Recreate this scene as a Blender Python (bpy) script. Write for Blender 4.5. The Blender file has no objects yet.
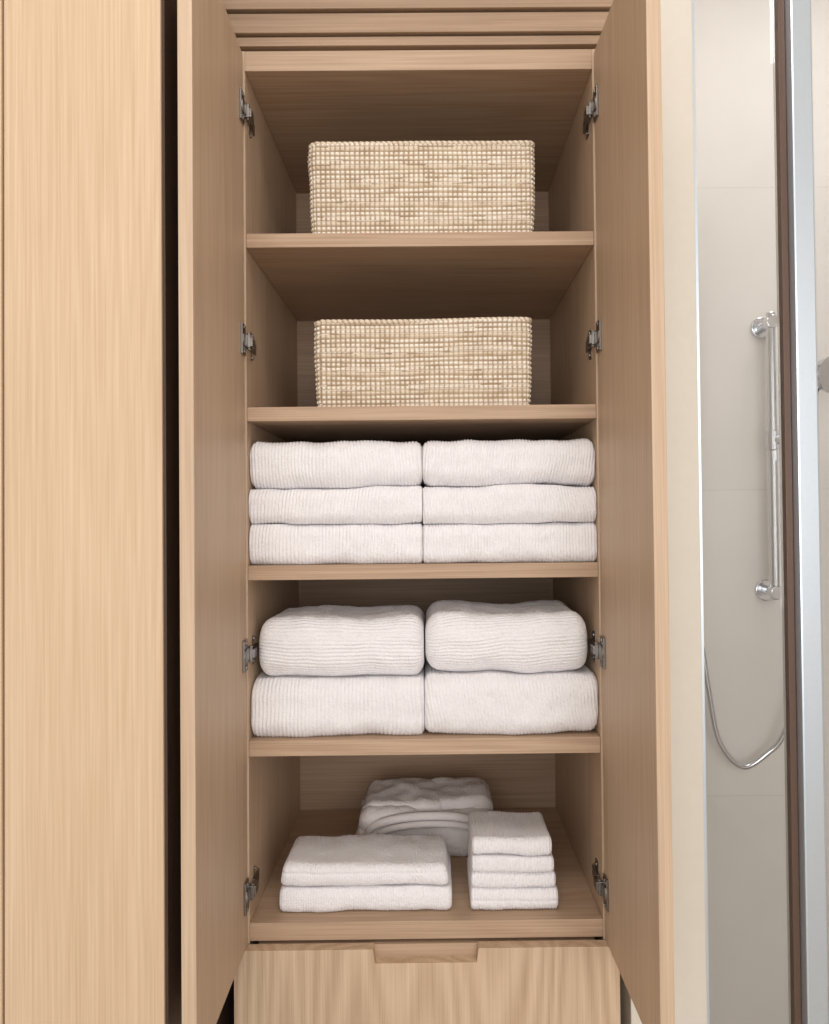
import bpy, bmesh, math, random
from mathutils import Vector, Matrix, noise
random.seed(4)
ZC=1.5
scene=bpy.context.scene
scene.view_settings.view_transform='Standard'
COL=scene.collection
WL={}
def lin(c):
    r=[]
    for v in c:
        v/=255.0
        r.append(v/12.92 if v<=0.04045 else ((v+0.055)/1.055)**2.4)
    return (r[0],r[1],r[2],1.0)

# ---------------------------------------------------------------- materials
def newmat(name):
    m=bpy.data.materials.new(name); m.use_nodes=True
    nt=m.node_tree; b=nt.nodes['Principled BSDF']
    return m,nt,b
def N(nt,t,**k):
    n=nt.nodes.new(t)
    for a,v in k.items(): setattr(n,a,v)
    return n
def wood(name,axis,light,dark,rough=0.5,cath=0.35,streak=0.4,finek=1.1):
    m,nt,b=newmat(name); L=nt.links.new
    tc=N(nt,'ShaderNodeTexCoord'); oi=N(nt,'ShaderNodeObjectInfo')
    mul=N(nt,'ShaderNodeVectorMath',operation='SCALE'); 
    cx=N(nt,'ShaderNodeCombineXYZ')
    L(oi.outputs['Random'],cx.inputs[0]);L(oi.outputs['Random'],cx.inputs[1]);L(oi.outputs['Random'],cx.inputs[2])
    L(cx.outputs[0],mul.inputs[0]); mul.inputs['Scale'].default_value=7.3
    add=N(nt,'ShaderNodeVectorMath',operation='ADD'); L(tc.outputs['Object'],add.inputs[0]); L(mul.outputs[0],add.inputs[1])
    def layer(across,along,detail,dist):
        s=[across]*3; s['xyz'.index(axis)]=along
        mp=N(nt,'ShaderNodeMapping'); mp.inputs['Scale'].default_value=s
        L(add.outputs[0],mp.inputs['Vector'])
        n=N(nt,'ShaderNodeTexNoise'); n.inputs['Scale'].default_value=1; n.inputs['Detail'].default_value=detail
        n.inputs['Distortion'].default_value=dist; n.inputs['Roughness'].default_value=0.55
        L(mp.outputs[0],n.inputs['Vector']); return n.outputs['Fac']
    fine=layer(360,5,2,0); med=layer(80,1.0,3,0.3); broad=layer(9,0.7,2,0.6)
    s=[7.0]*3; s['xyz'.index(axis)]=0.55
    mp=N(nt,'ShaderNodeMapping'); mp.inputs['Scale'].default_value=s; L(add.outputs[0],mp.inputs['Vector'])
    nn=N(nt,'ShaderNodeTexNoise'); nn.inputs['Scale'].default_value=1.0; nn.inputs['Detail'].default_value=0.5; L(mp.outputs[0],nn.inputs['Vector'])
    sc=N(nt,'ShaderNodeMath',operation='MULTIPLY'); sc.inputs[1].default_value=110; L(nn.outputs['Fac'],sc.inputs[0])
    sn=N(nt,'ShaderNodeMath',operation='SINE'); L(sc.outputs[0],sn.inputs[0])
    def madd(a,mulv,addv):
        q=N(nt,'ShaderNodeMath',operation='MULTIPLY_ADD'); L(a,q.inputs[0]); q.inputs[1].default_value=mulv
        if isinstance(addv,float): q.inputs[2].default_value=addv
        else: L(addv,q.inputs[2])
        return q.outputs[0]
    f=madd(fine,finek,0.5-0.5*finek-0.5*streak-0.25)
    f=madd(med,1.0*streak,f)
    f=madd(broad,0.5,f)
    f=madd(sn.outputs[0],0.16*cath,f)
    cr=N(nt,'ShaderNodeValToRGB'); cr.color_ramp.elements[0].position=0.0; cr.color_ramp.elements[1].position=1.0
    cr.color_ramp.elements[0].color=lin(dark); cr.color_ramp.elements[1].color=lin(light)
    L(f,cr.inputs[0]); L(cr.outputs[0],b.inputs['Base Color'])
    b.inputs['Roughness'].default_value=rough
    b.inputs['Specular IOR Level'].default_value=0.35
    bp=N(nt,'ShaderNodeBump'); bp.inputs['Strength'].default_value=0.12; bp.inputs['Distance'].default_value=0.001
    L(fine,bp.inputs['Height']); L(bp.outputs[0],b.inputs['Normal'])
    return m
LT=(212,188,163); DK=(176,148,121)
W_Z=wood('oak_vertical','z',LT,DK)
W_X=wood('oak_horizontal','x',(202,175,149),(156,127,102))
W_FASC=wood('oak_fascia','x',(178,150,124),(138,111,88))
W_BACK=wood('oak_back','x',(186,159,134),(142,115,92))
W_DRAW=wood('oak_drawer','z',(215,190,162),(178,150,122),cath=1.3)
W_PANEL=wood('oak_wall_panel','z',(220,194,165),(194,165,133),cath=0.25,streak=0.3,finek=1.3)
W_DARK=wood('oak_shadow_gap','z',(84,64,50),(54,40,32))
def plain(name,c,rough=0.5,metal=0.0,bump=0.0,bs=200,var=0.0,spec=0.5):
    m,nt,b=newmat(name); L=nt.links.new
    tc=N(nt,'ShaderNodeTexCoord'); n=N(nt,'ShaderNodeTexNoise'); n.inputs['Scale'].default_value=bs; n.inputs['Detail'].default_value=3
    L(tc.outputs['Object'],n.inputs['Vector'])
    mx=N(nt,'ShaderNodeMix',data_type='RGBA'); c0=lin(c)
    mx.inputs['A'].default_value=tuple(v*(1-var) for v in c0[:3])+(1,); mx.inputs['B'].default_value=tuple(min(1,v*(1+var)) for v in c0[:3])+(1,)
    L(n.outputs['Fac'],mx.inputs['Factor']); L(mx.outputs['Result'],b.inputs['Base Color'])
    b.inputs['Roughness'].default_value=rough; b.inputs['Metallic'].default_value=metal; b.inputs['Specular IOR Level'].default_value=spec
    if bump>0:
        bp=N(nt,'ShaderNodeBump'); bp.inputs['Strength'].default_value=bump; bp.inputs['Distance'].default_value=0.002
        L(n.outputs['Fac'],bp.inputs['Height']); L(bp.outputs[0],b.inputs['Normal'])
    return m
M_TOWEL=plain('terry_cotton',(240,237,239),0.95,bump=0.9,bs=430,var=0.09,spec=0.1)
M_TOWEL.node_tree.nodes['Principled BSDF'].inputs['Sheen Weight'].default_value=0.1
M_ROBE=plain('robe_cotton',(230,223,221),0.95,bump=0.5,bs=420,var=0.05,spec=0.1)
M_CHROME=plain('chrome',(215,216,220),0.12,1.0)
M_NICKEL=plain('nickel_hinge',(150,146,142),0.3,1.0)
M_ALU=plain('brushed_aluminium',(216,228,240),0.3,0.8,var=0.03)
M_REFLECT=plain('brown_reflection',(104,82,70),0.4,0.3)  # brown of wood mirrored in the metal, put into a flat colour
M_WALL=plain('beige_plaster',(216,208,196),0.55,bump=0.1,bs=60,var=0.03)
M_CEIL=plain('white_ceiling',(235,230,224),0.8,var=0.01,bs=10)
def tile(name,c,w,h,rough=0.35):
    m,nt,b=newmat(name); L=nt.links.new
    tc=N(nt,'ShaderNodeTexCoord'); sp=N(nt,'ShaderNodeSeparateXYZ'); L(tc.outputs['Object'],sp.inputs[0])
    ax=N(nt,'ShaderNodeMath',operation='ADD'); L(sp.outputs['X'],ax.inputs[0]); L(sp.outputs['Y'],ax.inputs[1])
    cb=N(nt,'ShaderNodeCombineXYZ'); L(ax.outputs[0],cb.inputs[0]); L(sp.outputs['Z'],cb.inputs[1])
    br=N(nt,'ShaderNodeTexBrick',offset=0.0); br.inputs['Scale'].default_value=1; br.inputs['Brick Width'].default_value=w; br.inputs['Row Height'].default_value=h
    br.inputs['Mortar Size'].default_value=0.0014; br.inputs['Bias'].default_value=0
    c0=lin(c); br.inputs['Color1'].default_value=c0; br.inputs['Color2'].default_value=tuple(v*0.97 for v in c0[:3])+(1,)
    br.inputs['Mortar'].default_value=tuple(v*0.88 for v in c0[:3])+(1,)
    L(cb.outputs[0],br.inputs['Vector'])
    n=N(nt,'ShaderNodeTexNoise'); n.inputs['Scale'].default_value=5; n.inputs['Detail'].default_value=6; L(tc.outputs['Object'],n.inputs['Vector'])
    mx=N(nt,'ShaderNodeMix',data_type='RGBA',blend_type='MULTIPLY'); mx.inputs['Factor'].default_value=0.1
    L(br.outputs['Color'],mx.inputs['A']); L(n.outputs['Fac'],mx.inputs['B']); L(mx.outputs['Result'],b.inputs['Base Color'])
    b.inputs['Roughness'].default_value=rough
    return m
M_TILE=tile('shower_tile',(226,220,214),1.2,0.78,0.8)
M_FLOOR=tile('floor_tile',(196,186,174),0.6,0.6,0.5)
m,nt,b=newmat('shower_glass'); nt.nodes.remove(b); L=nt.links.new
tr=N(nt,'ShaderNodeBsdfTransparent'); tr.inputs[0].default_value=(0.98,0.985,0.985,1); gl=N(nt,'ShaderNodeBsdfGlossy'); gl.inputs['Roughness'].default_value=0.02
fr=N(nt,'ShaderNodeFresnel'); fr.inputs[0].default_value=1.5; ms=N(nt,'ShaderNodeMixShader')
L(fr.outputs[0],ms.inputs[0]);L(tr.outputs[0],ms.inputs[1]);L(gl.outputs[0],ms.inputs[2]);L(ms.outputs[0],nt.nodes['Material Output'].inputs[0])
M_GLASS=m
m,nt,b=newmat('woven_seagrass'); L=nt.links.new
at=N(nt,'ShaderNodeAttribute',attribute_name='weave'); tc=N(nt,'ShaderNodeTexCoord'); n=N(nt,'ShaderNodeTexNoise'); n.inputs['Scale'].default_value=160; n.inputs['Detail'].default_value=3
L(tc.outputs['Object'],n.inputs['Vector']); mx=N(nt,'ShaderNodeMix',data_type='RGBA',blend_type='MULTIPLY'); mx.inputs['Factor'].default_value=0.2
cr=N(nt,'ShaderNodeValToRGB'); cr.color_ramp.elements[0].position=0.3; cr.color_ramp.elements[0].color=(0.35,0.3,0.22,1); cr.color_ramp.elements[1].position=0.55; cr.color_ramp.elements[1].color=(1,1,1,1)
L(n.outputs['Fac'],cr.inputs[0]); L(at.outputs['Color'],mx.inputs['A']); L(cr.outputs[0],mx.inputs['B']); L(mx.outputs['Result'],b.inputs['Base Color'])
b.inputs['Roughness'].default_value=0.75
M_WEAVE=m

# ---------------------------------------------------------------- helpers
def setp(o,parent,w):
    if parent is not None:
        o.parent=parent; o.location=Vector(w)-WL[parent.name]
    else: o.location=w
    WL[o.name]=Vector(w)
def empty(name,loc,label=None,cat=None,parent=None):
    o=bpy.data.objects.new(name,None); o.empty_display_size=0.05; COL.objects.link(o); setp(o,parent,Vector(loc))
    if label: o['label']=label
    if cat: o['category']=cat
    return o
def finish(name,verts,faces,mat,parent=None,origin=None,bevel=0,smooth=False,label=None,cat=None,kind=None):
    me=bpy.data.meshes.new(name)
    if origin is None:
        lo=[min(v[i] for v in verts) for i in range(3)]; hi=[max(v[i] for v in verts) for i in range(3)]
        origin=Vector(((lo[0]+hi[0])/2,(lo[1]+hi[1])/2,lo[2]))
    origin=Vector(origin)
    me.from_pydata([(v[0]-origin.x,v[1]-origin.y,v[2]-origin.z) for v in verts],[],faces)
    me.materials.append(mat)
    if smooth: me.polygons.foreach_set('use_smooth',[True]*len(me.polygons))
    me.update()
    o=bpy.data.objects.new(name,me); COL.objects.link(o); setp(o,parent,origin)
    if bevel>0:
        md=o.modifiers.new('bevel','BEVEL'); md.width=bevel; md.segments=2; md.limit_method='ANGLE'; md.angle_limit=math.radians(40)
    if label:o['label']=label
    if cat:o['category']=cat
    if kind:o['kind']=kind
    return o
def boxes(lst):
    V=[];F=[]
    for (x0,x1,y0,y1,z0,z1) in lst:
        n=len(V)
        V+=[(x0,y0,z0),(x1,y0,z0),(x1,y1,z0),(x0,y1,z0),(x0,y0,z1),(x1,y0,z1),(x1,y1,z1),(x0,y1,z1)]
        F+=[tuple(n+i for i in f) for f in ((3,2,1,0),(4,5,6,7),(0,1,5,4),(1,2,6,5),(2,3,7,6),(3,0,4,7))]
    return V,F
def box(name,lst,mat,**k):
    V,F=boxes(lst); return finish(name,V,F,mat,**k)
def cyl(c0,c1,r0,r1,n=20,V=None,F=None):
    V=[] if V is None else V; F=[] if F is None else F
    c0=Vector(c0);c1=Vector(c1);d=(c1-c0).normalized()
    a=d.orthogonal().normalized(); bb=d.cross(a); s=len(V)
    for c,r in ((c0,r0),(c1,r1)):
        for i in range(n):
            t=2*math.pi*i/n; p=c+a*math.cos(t)*r+bb*math.sin(t)*r; V.append(tuple(p))
    for i in range(n):
        j=(i+1)%n; F.append((s+i,s+j,s+n+j,s+n+i))
    F.append(tuple(s+i for i in reversed(range(n)))); F.append(tuple(s+n+i for i in range(n)))
    return V,F
def tube(pts,r,n=12,V=None,F=None,ribs=0):
    V=[] if V is None else V; F=[] if F is None else F
    P=[Vector(p) for p in pts]; out=[]
    for i in range(len(P)-1):
        p0=P[max(i-1,0)];p1=P[i];p2=P[i+1];p3=P[min(i+2,len(P)-1)]
        for k in range(14):
            t=k/14; out.append(0.5*((2*p1)+(-p0+p2)*t+(2*p0-5*p1+4*p2-p3)*t*t+(-p0+3*p1-3*p2+p3)*t**3))
    out.append(P[-1]); s=len(V); up=Vector((0,1,0.01)).normalized()
    for i,p in enumerate(out):
        d=(out[min(i+1,len(out)-1)]-out[max(i-1,0)]).normalized(); a=d.cross(up)
        if a.length<1e-3:a=d.orthogonal()
        a.normalize(); bb=d.cross(a)
        rr=r*(1-ribs*(i%2))
        for k in range(n):
            t=2*math.pi*k/n; V.append(tuple(p+a*math.cos(t)*rr+bb*math.sin(t)*rr))
    for i in range(len(out)-1):
        for k in range(n):
            j=(k+1)%n; F.append((s+i*n+k,s+i*n+j,s+(i+1)*n+j,s+(i+1)*n+k))
    F.append(tuple(s+k for k in reversed(range(n)))); F.append(tuple(s+(len(out)-1)*n+k for k in range(n)))
    return V,F

# ---------------------------------------------------------------- room shell
S='structure'; CH=3.05
box('floor',[(-2.2,2.0,-3.4,1.2,-0.05,0.0)],M_FLOOR,kind=S,label='pale stone tile floor')
box('ceiling',[(-2.2,2.0,-3.4,1.2,CH,CH+0.05)],M_CEIL,kind=S,label='white ceiling')
box('wall_left',[(-0.538,-0.339,-0.25,0.44,0.0,CH),(-2.2,-0.541,-0.25,0.44,0.0,CH)],W_PANEL,kind=S,bevel=0.002,label='pale oak veneer wall panelling with vertical grain')
box('gap_shade_1',[(-0.339,-0.3355,-0.246,0.44,0.0,CH)],W_DARK,kind=S,label='dark strip standing in for the shadow between panelling and door')  # shade of the narrow gap beside the door, painted as a dark strip
box('wall_back',[(-0.336,0.42,0.50,0.55,0.0,CH)],M_WALL,kind=S,label='plain wall behind the cabinet')
box('wall_partition',[(0.302,0.421,-0.012,0.90,0.0,CH)],M_WALL,kind=S,bevel=0.002,label='beige wall return beside the cabinet')
box('wall_shower',[(0.421,1.5,0.75,0.82,0.0,CH)],M_TILE,kind=S,label='beige tiled shower wall')
box('wall_right',[(1.45,1.5,-3.4,0.75,0.0,CH)],M_TILE,kind=S,label='beige tiled side wall')
box('wall_outer',[(-2.2,-2.15,-3.4,-0.25,0.0,CH)],M_WALL,kind=S,label='plain beige wall')

# ---------------------------------------------------------------- cabinet
XL=-0.2924; XR=0.263; T=0.018; DEP=0.466
cab=empty('linen_cabinet',(-0.0147,0.2,0.0),'tall built-in light oak linen cabinet with both doors open','cabinet')
z=lambda v:ZC+v
box('body',[(XL-T,XL,0.0,DEP+0.018,0.08,z(0.7456)),(XR,XR+T,0.0,DEP+0.018,0.08,z(0.7456))],W_Z,parent=cab,bevel=0.0008)
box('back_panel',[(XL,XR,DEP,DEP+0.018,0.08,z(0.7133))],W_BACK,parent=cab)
box('top_panel',[(XL,XR,0.0,DEP+0.018,z(0.7133),z(0.7456))],W_X,parent=cab,bevel=0.001)
for a,c in ((0.4528,0.4303),(0.1757,0.1532),(-0.0757,-0.0990),(-0.3513,-0.3765)):
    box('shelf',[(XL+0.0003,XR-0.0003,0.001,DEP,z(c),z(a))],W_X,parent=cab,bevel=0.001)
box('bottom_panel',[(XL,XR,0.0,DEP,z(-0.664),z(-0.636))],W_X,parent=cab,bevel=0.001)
box('plinth',[(XL,XR,0.03,0.05,0.0,0.1),(XL,XR,-0.001,0.02,0.1,0.44)],W_X,parent=cab)
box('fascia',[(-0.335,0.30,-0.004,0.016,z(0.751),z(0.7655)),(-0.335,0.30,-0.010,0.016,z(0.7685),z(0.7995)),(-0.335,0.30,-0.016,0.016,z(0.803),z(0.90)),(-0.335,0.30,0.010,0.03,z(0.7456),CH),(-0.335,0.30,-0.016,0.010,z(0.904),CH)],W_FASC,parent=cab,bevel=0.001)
dz1=z(-0.667); dz0=0.45; y0,y1=-0.022,-0.003
xa,xb=-0.3115,0.2830; na,nb=-0.0975,0.0655; nd=0.0215
pl=[(xa,dz0),(xb,dz0),(xb,dz1),(nb,dz1),(nb-0.003,dz1-nd),(na+0.003,dz1-nd),(na,dz1),(xa,dz1)]
V=[(p[0],y0,p[1]) for p in pl]+[(p[0],y1,p[1]) for p in pl]
F=[(0,1,4,5),(1,2,3,4),(0,5,6,7)]
F+= [tuple(i+8 for i in reversed(f)) for f in F]
F+=[(i,i+8,(i+1)%8+8,(i+1)%8)[::-1] for i in range(8)]
drawer=finish('drawer',V,F,W_DRAW,parent=cab)
def fix(o):
    bmm=bmesh.new(); bmm.from_mesh(o.data); bmesh.ops.recalc_face_normals(bmm,faces=bmm.faces); bmm.to_mesh(o.data); bmm.free()
fix(drawer)
box('drawer_box',[(-0.28,0.25,-0.0028,0.40,z(-0.80),z(-0.6695)),],W_X,parent=drawer)

def hinge_mesh():
    V,F=boxes([(0,0.0035,-0.030,-0.006,-0.024,0.024),
               (0.0,0.010,-0.006,0.002,-0.010,0.010),
               (0.003,0.0125,0.000,0.022,-0.007,0.007),
               (0.001,0.006,0.020,0.060,-0.009,0.009),
               (0.001,0.003,0.030,0.050,-0.024,0.024)])
    cyl((0.0035,-0.018,0),(0.006,-0.018,0),0.012,0.0105,18,V,F)
    cyl((0.0035,-0.018,0.019),(0.0052,-0.018,0.019),0.0035,0.003,12,V,F)
    cyl((0.0035,-0.018,-0.019),(0.0052,-0.018,-0.019),0.0035,0.003,12,V,F)
    cyl((0.003,0.040,0.018),(0.0050,0.040,0.018),0.0035,0.003,12,V,F)
    cyl((0.003,0.040,-0.018),(0.0050,0.040,-0.018),0.0035,0.003,12,V,F)
    cyl((0.007,-0.001,-0.013),(0.007,-0.001,0.013),0.003,0.003,12,V,F)
    return V,F
HZ=(0.646,0.279,-0.214,-0.585)
dtop=z(0.738); dbot=z(-0.666)
for side in (-1,1):
    if side<0: xi=-0.2945; xo=-0.3125
    else: xi=0.2652; xo=0.2832
    a,c=min(xi,xo),max(xi,xo)
    d=box('door',[(a,c,-0.285,-0.004,dbot,dtop)],W_Z,parent=cab,origin=(xi,-0.004,dbot),bevel=0.001)
    for hz in HZ:
        V,F=hinge_mesh()
        V=[(xi-side*v[0],v[1]-0.002,v[2]+z(hz)) for v in V]
        h=finish('hinge',V,[tuple(f) for f in F],M_NICKEL,parent=d,origin=(xi,-0.004,z(hz)),bevel=0.0006,label='nickel concealed hinge'); fix(h)
    d.rotation_euler=(0,0,math.radians(1.25 if side<0 else 0.75))

# ---------------------------------------------------------------- towels
def cloth(x0,x1,y0,y1,z0,z1,rf,rx=0.012,rib='x',pitch=0.005,amp=0.0008,skew=0.0,grooves=(),seed=0,puff=0.003,rb=None,dense=0.10,taper=0.0,toplift=0.0,free=False,warp=None):
    h=z1-z0; D=y1-y0; rf=min(rf,h*0.499); rb=rb or min(0.012,h*0.45)
    prof=[]
    step=pitch/5 if rib=='z' else 0.0018
    def line(p,q,nr):
        L=math.hypot(q[0]-p[0],q[1]-p[1]); k=0
        while k<L-1e-6:
            yy=p[0]+(q[0]-p[0])*k/L; zz=p[1]+(q[1]-p[1])*k/L
            prof.append((yy,zz,nr[0],nr[1]))
            k+= step if yy<dense else 0.01
    def arc(cy,cz,r,a0,a1,st):
        nn=max(3,int(abs(a1-a0)*r/st))
        for i in range(nn):
            t=a0+(a1-a0)*i/nn; prof.append((cy+r*math.cos(t),cz+r*math.sin(t),math.cos(t),math.sin(t)))
    pi=math.pi
    line((D-rb,0),(rf,0),(0,-1))
    arc(rf,rf,rf,-pi/2,-pi,step)
    if h-2*rf>0.002: line((0,rf),(0,h-rf),(-1,0))
    arc(rf,h-rf,rf,pi,pi/2,step)
    line((rf,h),(D-rb,h),(0,1))
    arc(D-rb,h-rb,rb,pi/2,0,0.004)
    if h-2*rb>0.001: line((D,h-rb),(D,rb),(1,0))
    arc(D-rb,rb,rb,0,-pi/2,0.004)
    m=len(prof); W=x1-x0
    sx=pitch/5 if rib=='x' else 0.0025
    nx=int(W/sx); V=[]
    arcl=[0]
    for i in range(1,m): arcl.append(arcl[-1]+math.hypot(prof[i][0]-prof[i-1][0],prof[i][1]-prof[i-1][1]))
    xs=[W*i/nx for i in range(nx+1)]
    xs=[0,0.0003]+xs[1:-1]+[W-0.0003,W]
    for x in xs:
        dd=min(x,W-x); e=0
        if dd<rx: e=rx*(1-math.sqrt(max(0,1-((rx-dd)/rx)**2)))
        e=min(e,h*0.45)
        for j,(py,pz,ny,nz) in enumerate(prof):
            yy=py-ny*e*0.9; zz=pz-nz*e
            q=Vector(((x0+x)*11,(y0+yy)*9,(z0+zz)*14+seed*7.1))
            d=noise.noise(q)*puff+noise.noise(q*3.3)*puff*0.4
            if nz!=0 and not free: d+=puff*0.35*abs(nz)
            ph=(x+skew*zz+0.0030*noise.noise(q*1.3)) if rib=='x' else (arcl[j]+skew*x+0.0030*noise.noise(q*0.8))
            r=amp*(abs(math.sin(math.pi*ph/pitch))*2-1)*(0.85+0.5*noise.noise(q*4)) if amp>0 else 0
            r+=0.0008*noise.noise(Vector((x*340,yy*340,zz*340+seed)))
            d+=r
            if yy<0.06:
                for gz,gd,gw in grooves:
                    gzz=gz+0.0015*noise.noise(Vector((x*25,seed,gz*50)))
                    d-=gd*math.exp(-((zz-gzz)/gw)**2)*(1 if ny<-0.2 else 0)
            Y=y0+yy+ny*d; Z=z0+zz+nz*d
            if toplift and zz>h*0.5: Z+=toplift*noise.noise(Vector((x*6,yy*8,seed*3.3)))
            X=x0+x
            if taper: X+=(W/2-x)*taper*(zz/h)
            Z=max(Z,z0)
            if not free: Z=min(Z,z1)
            if warp: Z+=warp(X,Z)
            V.append((X,Y,Z))
    F=[]; nx=len(xs)-1
    for i in range(nx):
        for j in range(m):
            k=(j+1)%m; F.append((i*m+j,i*m+k,(i+1)*m+k,(i+1)*m+j))
    F.append(tuple(reversed(range(m)))); F.append(tuple(nx*m+j for j in range(m)))
    return V,F
def towel(label,group,*a,name='folded_towel',mat=None,**k):
    V,F=cloth(*a,**k); o=finish(name,V,F,mat or M_TOWEL,smooth=True,label=label,cat='towel'); o['group']=group; fix(o); return o
def mkwarp(zb,amp,seed):
    def w(x,zv):
        k=min(1,max(0,(zv-zb)/0.05))
        return k*amp*(noise.noise(Vector((x*9,zv*11,seed)))+0.4*noise.noise(Vector((x*24,zv*14,seed+4))))
    return w
rows=[(-0.0754,-0.0120),(-0.0115,0.0475),(0.0480,0.1220)]
cols=[(-0.2920,-0.0153),(-0.0148,0.2626)]
sd=1
for ci,(a,c) in enumerate(cols):
    wp=mkwarp(z(-0.0754),0.005,3.3+ci*7)
    for ri,(p,q) in enumerate(rows):
        off=random.uniform(-0.003,0.003)
        towel('white ribbed cotton bath towel folded in a stack of three','white bath towels in stacks of three',
              a,c,0.006+off,0.35,z(p),z(q),0.022 if ri<2 else 0.028,rx=0.006 if ri<2 else 0.013,rib='x',
              pitch=0.0055 if ci==0 else 0.0050,amp=0.0011,seed=sd,puff=0.005,free=(ri==2),warp=wp,skew=(0,0.15,-0.1)[ri]*(1 if ci else -0.6)); sd+=1
G='thick white towels stacked two high'
w1=mkwarp(z(-0.351),0.006,31.3); w2=mkwarp(z(-0.351),0.006,38.3)
towel('thick white ribbed towel folded, resting on the shelf',G,-0.2915,-0.0153,0.006,0.30,z(-0.3510),z(-0.2595),0.032,rx=0.012,rib='x',pitch=0.0062,amp=0.0012,seed=21,puff=0.005,warp=w1)
towel('thick white ribbed towel folded, resting on the shelf',G,-0.0148,0.2626,0.004,0.30,z(-0.3510),z(-0.2545),0.032,rx=0.014,rib='x',pitch=0.0055,amp=0.0010,skew=0.15,seed=22,puff=0.005,warp=w2)
towel('thick white ribbed towel folded on top of another towel',G,-0.2820,-0.0153,0.012,0.235,z(-0.2590),z(-0.1640),0.040,rx=0.022,rib='z',pitch=0.0062,amp=0.0012,skew=0.03,seed=23,puff=0.005,free=True,rb=0.03,dense=0.3,warp=w1)
towel('thick white ribbed towel folded on top of another towel',G,-0.0130,0.2510,0.012,0.235,z(-0.2540),z(-0.1590),0.040,rx=0.026,rib='z',pitch=0.0056,amp=0.0010,skew=-0.08,seed=24,puff=0.005,free=True,rb=0.03,dense=0.3,warp=w2)
G='folded white hand towels'
w3=mkwarp(z(-0.6355),0.004,52.1)
towel('white terry hand towel folded flat, lower of two',G,-0.2520,0.0265,0.024,0.160,z(-0.6355),z(-0.5975),0.016,rx=0.009,rib='x',pitch=0.004,amp=0.0004,seed=31,puff=0.0035,name='hand_towel',warp=w3)
towel('white terry hand towel folded flat on another towel',G,-0.2520,0.0240,0.026,0.153,z(-0.5970),z(-0.5600),0.015,rx=0.010,rib='x',pitch=0.004,amp=0.0004,seed=32,puff=0.0035,name='hand_towel',grooves=((0.024,0.003,0.002),),taper=0.05,toplift=0.003,free=True,warp=w3)
G='stack of small white face cloths'
w4=mkwarp(z(-0.6355),0.003,62.1)
zz=-0.6355
for i,hh in enumerate((0.036,0.025,0.025,0.029)):
    towel('small folded white ribbed face cloth in a stack',G,0.0560+0.001*i,0.1970-0.003*i,0.022+0.002*(i%2),0.150,z(zz),z(zz+hh),hh*0.42,rx=0.007,rib='x',pitch=0.0048,amp=0.0009,seed=40+i,puff=0.0028,name='face_cloth',grooves=((hh*0.5,0.002,0.0016),) if i==0 else (),toplift=0.004 if i==3 else 0,free=(i==3),warp=w4)
    zz+=hh+0.0004
V,F=cloth(-0.150,0.116,0.215,0.395,z(-0.6355),z(-0.572),0.034,rx=0.036,rib='x',pitch=0.004,amp=0.0,seed=51,puff=0.013,free=True)
for args,kw in (((-0.142,0.114,0.224,0.380,z(-0.598),z(-0.552),0.020),dict(rx=0.026,seed=53,puff=0.010)),((-0.136,0.020,0.240,0.370,z(-0.570),z(-0.538),0.014),dict(rx=0.020,seed=57,puff=0.009)),((-0.020,0.110,0.245,0.372,z(-0.574),z(-0.537),0.016),dict(rx=0.024,seed=59,puff=0.009))):
    V2,F2=cloth(*args,rib='x',pitch=0.004,amp=0.0,free=True,**kw)
    n=len(V); V+=V2; F+=[tuple(i+n for i in f) for f in F2]
robe=finish('folded_bathrobe',V,F,M_ROBE,smooth=True,label='soft white folded bathrobe bundled behind the hand towels',cat='bathrobe'); fix(robe)
V,F=tube([(-0.128,0.226,z(-0.596)),(-0.110,0.219,z(-0.572)),(-0.055,0.217,z(-0.558)),(0.02,0.217,z(-0.556)),(0.07,0.219,z(-0.565)),(0.104,0.228,z(-0.587))],0.008,14)
tube([(-0.118,0.224,z(-0.606)),(-0.100,0.214,z(-0.584)),(-0.050,0.211,z(-0.571)),(0.02,0.211,z(-0.569)),(0.066,0.215,z(-0.578)),(0.096,0.226,z(-0.599))],0.006,14,V,F)
finish('belt',V,F,M_ROBE,parent=robe,smooth=True)

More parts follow.
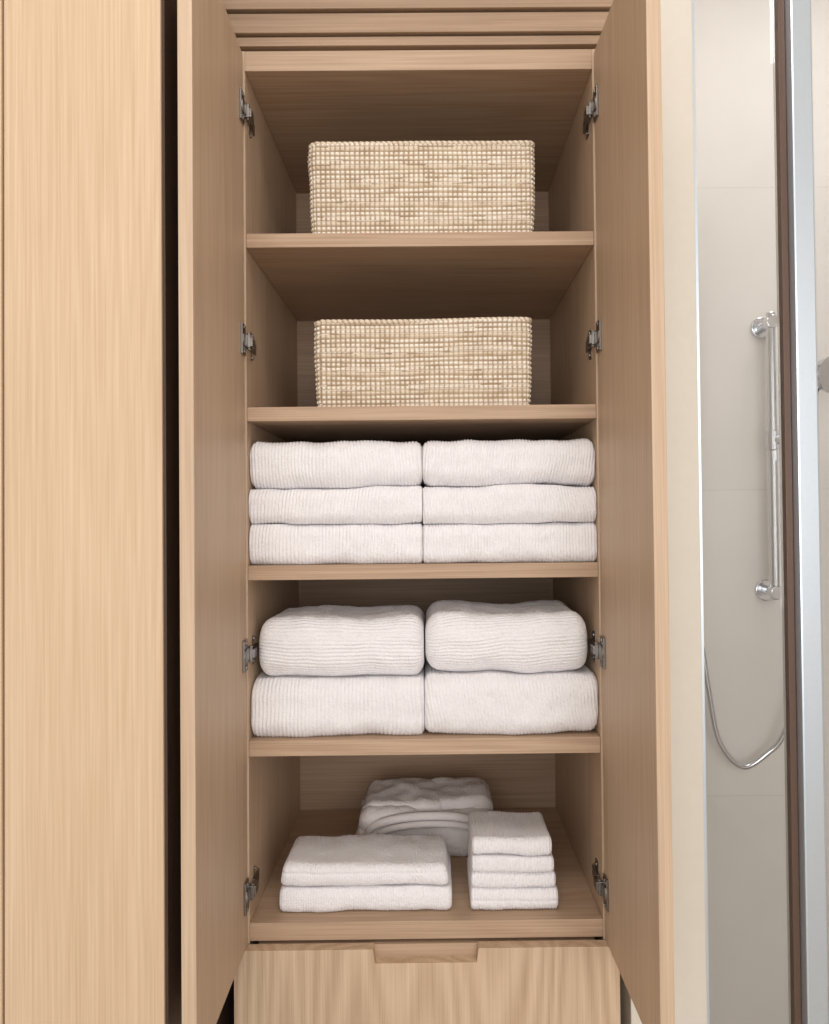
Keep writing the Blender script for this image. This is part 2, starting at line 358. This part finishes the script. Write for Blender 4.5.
# ---------------------------------------------------------------- baskets
def basket(x0,x1,y0,y1,z0,z1,label,seed):
    root=empty('woven_basket',((x0+x1)/2,(y0+y1)/2,z0),label,'basket'); root['group']='woven storage baskets'
    r=0.012; cell=0.0080; ch=0.0076; NS=6
    W=x1-x0; D=y1-y0; per=[]
    def seg(p,q,nr):
        L=math.hypot(q[0]-p[0],q[1]-p[1]); st=cell/6
        n=int(L/st)
        for i in range(n): per.append((p[0]+(q[0]-p[0])*i/n,p[1]+(q[1]-p[1])*i/n,nr[0],nr[1]))
    def arc(cx,cy,a0):
        n=12
        for i in range(n):
            t=a0+math.pi/2*i/n; per.append((cx+r*math.cos(t),cy+r*math.sin(t),math.cos(t),math.sin(t)))
    seg((x0+r,y0),(x1-r,y0),(0,-1)); arc(x1-r,y0+r,-math.pi/2)
    seg((x1,y0+r),(x1,y1-r),(1,0)); arc(x1-r,y1-r,0)
    seg((x1-r,y1),(x0+r,y1),(0,1)); arc(x0+r,y1-r,math.pi/2)
    seg((x0,y1-r),(x0,y0+r),(-1,0)); arc(x0+r,y0+r,math.pi)
    m=len(per); H=z1-z0; rowsn=round(H/ch); nv=rowsn*NS
    V=[];C=[]
    tan=Vector(lin((216,197,170))[:3]); tan2=Vector(lin((190,167,138))[:3]); white=Vector(lin((250,244,236))[:3]); dark=Vector(lin((122,100,78))[:3])
    al=[0]
    for i in range(1,m): al.append(al[-1]+math.hypot(per[i][0]-per[i-1][0],per[i][1]-per[i-1][1]))
    for j in range(nv+1):
        vz=j/NS; zf=j/nv
        for i in range(m):
            px,py,nx_,ny_=per[i]
            wob=noise.noise(Vector((al[i]*7,zf*4,seed+9)))
            u=al[i]/cell+0.10*noise.noise(Vector((al[i]*14,zf*9,seed))); v=vz+0.4*wob*math.sin(math.pi*zf)
            iu=math.floor(u); iv=math.floor(v); fu=u-iu; fv=v-iv
            cu=math.sin(math.pi*fu); cv=math.sin(math.pi*fv)
            strand=noise.noise(Vector((iu*0.37,iv*1.7,seed)))
            ro=0.0026*(cu*cv)**0.6
            col=tan.lerp(tan2,min(1,max(0,0.40+strand*1.4)))
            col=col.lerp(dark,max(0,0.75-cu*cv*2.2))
            dash=0.28<fv<0.74 and 0.22<fu<0.78
            if dash: col=white.lerp(tan,0.10+0.35*max(0,strand)+(0.5 if iv%4==3 else 0)); ro+=0.0007
            if fv<0.14 or fv>0.9:
                if iv%4==0 and fu>0.15: col=white.lerp(tan2,0.3)
            ro+=0.004*noise.noise(Vector((al[i]*6,zf*3,seed+3)))*zf
            d=ro+0.002*math.sin(math.pi*zf)-(1-zf)*0.004-0.003
            zwob=0.003*noise.noise(Vector((al[i]*5,seed,2)))*zf
            V.append((px+nx_*d,py+ny_*d,z0+H*zf+zwob)); C.append((col.x,col.y,col.z,1))
    F=[]
    for j in range(nv):
        for i in range(m):
            k=(i+1)%m; F.append((j*m+i,j*m+k,(j+1)*m+k,(j+1)*m+i))
    base=len(V)
    for zf in (1,0.03):
        for i in range(m):
            px,py,nx_,ny_=per[i]; V.append((px-nx_*0.010,py-ny_*0.010,z0+H*zf)); C.append((*tan2,1))
    tm=nv*m
    for i in range(m):
        k=(i+1)%m; F.append((tm+i,tm+k,base+k,base+i)); F.append((base+i,base+k,base+m+k,base+m+i))
    F.append(tuple(base+m+i for i in range(m))); F.append(tuple(reversed(range(m))))
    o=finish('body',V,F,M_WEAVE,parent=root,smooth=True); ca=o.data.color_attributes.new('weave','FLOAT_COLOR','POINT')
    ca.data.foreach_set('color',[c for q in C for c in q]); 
    V=[];C=[];F=[];nr=10
    for i in range(m):
        px,py,nx_,ny_=per[i]; ph=al[i]/0.009
        zz_=z1+0.003*noise.noise(Vector((al[i]*5,seed,2)))-0.002
        for k in range(nr):
            t=2*math.pi*k/nr; tw=abs(math.sin(math.pi*ph+t*0.5)); rr=0.0034+0.0008*tw
            V.append((px+nx_*(math.cos(t)*rr-0.003),py+ny_*(math.cos(t)*rr-0.003),zz_+math.sin(t)*rr))
            c=tan.lerp(white,0.25) if tw>0.5 else tan2.lerp(dark,0.2); C.append((*c,1))
    for i in range(m):
        q=(i+1)%m
        for k in range(nr):
            l=(k+1)%nr; F.append((i*nr+k,q*nr+k,q*nr+l,i*nr+l))
    o=finish('rim',V,F,M_WEAVE,parent=root,smooth=True); fix(o); ca=o.data.color_attributes.new('weave','FLOAT_COLOR','POINT')
    ca.data.foreach_set('color',[c for q in C for c in q])
basket(-0.1970,0.1745,0.030,0.340,z(0.4533),z(0.6130),'rectangular woven seagrass basket with white twine on the top shelf',3)
basket(-0.1905,0.1665,0.030,0.340,z(0.1762),z(0.3205),'rectangular woven seagrass basket with white twine on the second shelf',8)

# ---------------------------------------------------------------- shower
scr=empty('shower_screen',(0.6,0.0,0.0),'clear glass shower screen with brushed aluminium upright','shower screen')
box('glass',[(0.427,0.558,0.003,0.011,0.01,2.98),(0.606,1.44,0.003,0.011,0.01,2.98)],M_GLASS,parent=scr)
box('wall_channel',[(0.4215,0.427,-0.004,0.018,0.0,2.98)],M_ALU,parent=scr)
box('upright',[(0.572,0.606,-0.022,0.020,0.0,2.98)],M_ALU,parent=scr,bevel=0.003)
box('reflection_strip',[(0.5605,0.5717,-0.004,0.016,0.0,2.98)],M_REFLECT,parent=scr,bevel=0.001)  # paints the brown reflection of wood along the metal upright
RX=0.850
rail=empty('shower_rail',(RX,0.745,z(-0.197)),'chrome vertical shower rail mounted on the tiled wall','shower rail')
V,F=cyl((RX,0.690,z(-0.215)),(RX,0.690,z(0.500)),0.0115,0.0115,24)
finish('bar',V,F,M_CHROME,parent=rail,bevel=0.002)
for zz in (0.475,-0.197):
    V,F=cyl((RX,0.7495,z(zz)),(RX,0.740,z(zz)),0.027,0.027,28); cyl((RX,0.740,z(zz)),(RX,0.690,z(zz)),0.013,0.012,24,V,F); cyl((RX,0.700,z(zz)),(RX,0.674,z(zz)),0.017,0.017,24,V,F)
    finish('bracket',V,F,M_CHROME,parent=rail,bevel=0.002)
V,F=cyl((RX,0.690,z(0.155)),(RX,0.690,z(0.205)),0.017,0.017,24); cyl((RX,0.69,z(0.18)),(RX+0.03,0.65,z(0.18)),0.012,0.012,20,V,F)
finish('slider',V,F,M_CHROME,parent=rail,bevel=0.002)
hs=empty('hand_shower',(0.60,0.745,z(-0.22)),'chrome hand shower with a looped hose beside the tiled wall','shower head')
V,F=tube([(RX+0.040,0.648,z(0.13)),(RX+0.045,0.645,z(0.18)),(RX+0.07,0.640,z(0.27)),(RX+0.095,0.632,z(0.325))],0.011,16)
cyl((RX+0.100,0.640,z(0.335)),(RX+0.112,0.612,z(0.330)),0.036,0.046,30,V,F)
finish('spray_head',V,F,M_CHROME,parent=hs,bevel=0.002)
V,F=tube([(0.60,0.738,z(-0.22)),(0.625,0.705,z(-0.235)),(0.665,0.70,z(-0.32)),(0.683,0.70,z(-0.434)),(0.708,0.70,z(-0.565)),(0.764,0.70,z(-0.630)),(0.825,0.70,z(-0.600)),(0.866,0.69,z(-0.546)),(0.905,0.67,z(-0.40)),(0.920,0.655,z(-0.15)),(0.892,0.648,z(0.13))],0.0072,12,ribs=0.05)
cyl((0.60,0.75,z(-0.22)),(0.60,0.725,z(-0.22)),0.024,0.022,24,V,F)
finish('hose',V,F,M_CHROME,smooth=True,parent=hs)

# ---------------------------------------------------------------- lights
w=bpy.data.worlds.new('room_ambient'); scene.world=w; w.use_nodes=True
w.node_tree.nodes['Background'].inputs[0].default_value=(1.0,0.99,0.98,1); w.node_tree.nodes['Background'].inputs[1].default_value=0.92
def area(name,loc,target,sx,sy,e,c):
    l=bpy.data.lights.new(name,'AREA'); l.shape='RECTANGLE'; l.size=sx; l.size_y=sy; l.energy=e; l.color=c
    o=bpy.data.objects.new(name,l); COL.objects.link(o); o.location=loc
    o.rotation_euler=(Vector(target)-Vector(loc)).to_track_quat('-Z','Y').to_euler(); return o
area('front_fill',(0.2,-3.0,1.75),(0,0,1.45),2.2,1.6,40,(1.0,0.985,0.97))  # unseen area lamp added behind the camera to light the cabinet front
area('ceiling_light',(0.0,-1.0,2.98),(0,-0.9,0),0.9,0.5,9,(1.0,0.97,0.94))
area('shower_fill',(0.95,0.20,2.98),(0.95,0.30,0),0.7,0.3,6,(1.0,0.98,0.96))  # unseen lamp added overhead to brighten the shower

# ---------------------------------------------------------------- camera
cam=bpy.data.cameras.new('camera'); co=bpy.data.objects.new('camera',cam); COL.objects.link(co)
cam.sensor_fit='VERTICAL'; cam.sensor_height=24; cam.lens=24*770/1024
cam.shift_x=-21.5/1024; cam.shift_y=-8/1024; cam.clip_start=0.02
R=Matrix.Rotation(math.radians(-0.3),4,'Z')@Matrix.Rotation(math.radians(90.9),4,'X')@Matrix.Rotation(math.radians(-0.55),4,'Z')
co.matrix_world=Matrix.Translation((0,-1.22,ZC))@R
scene.camera=co
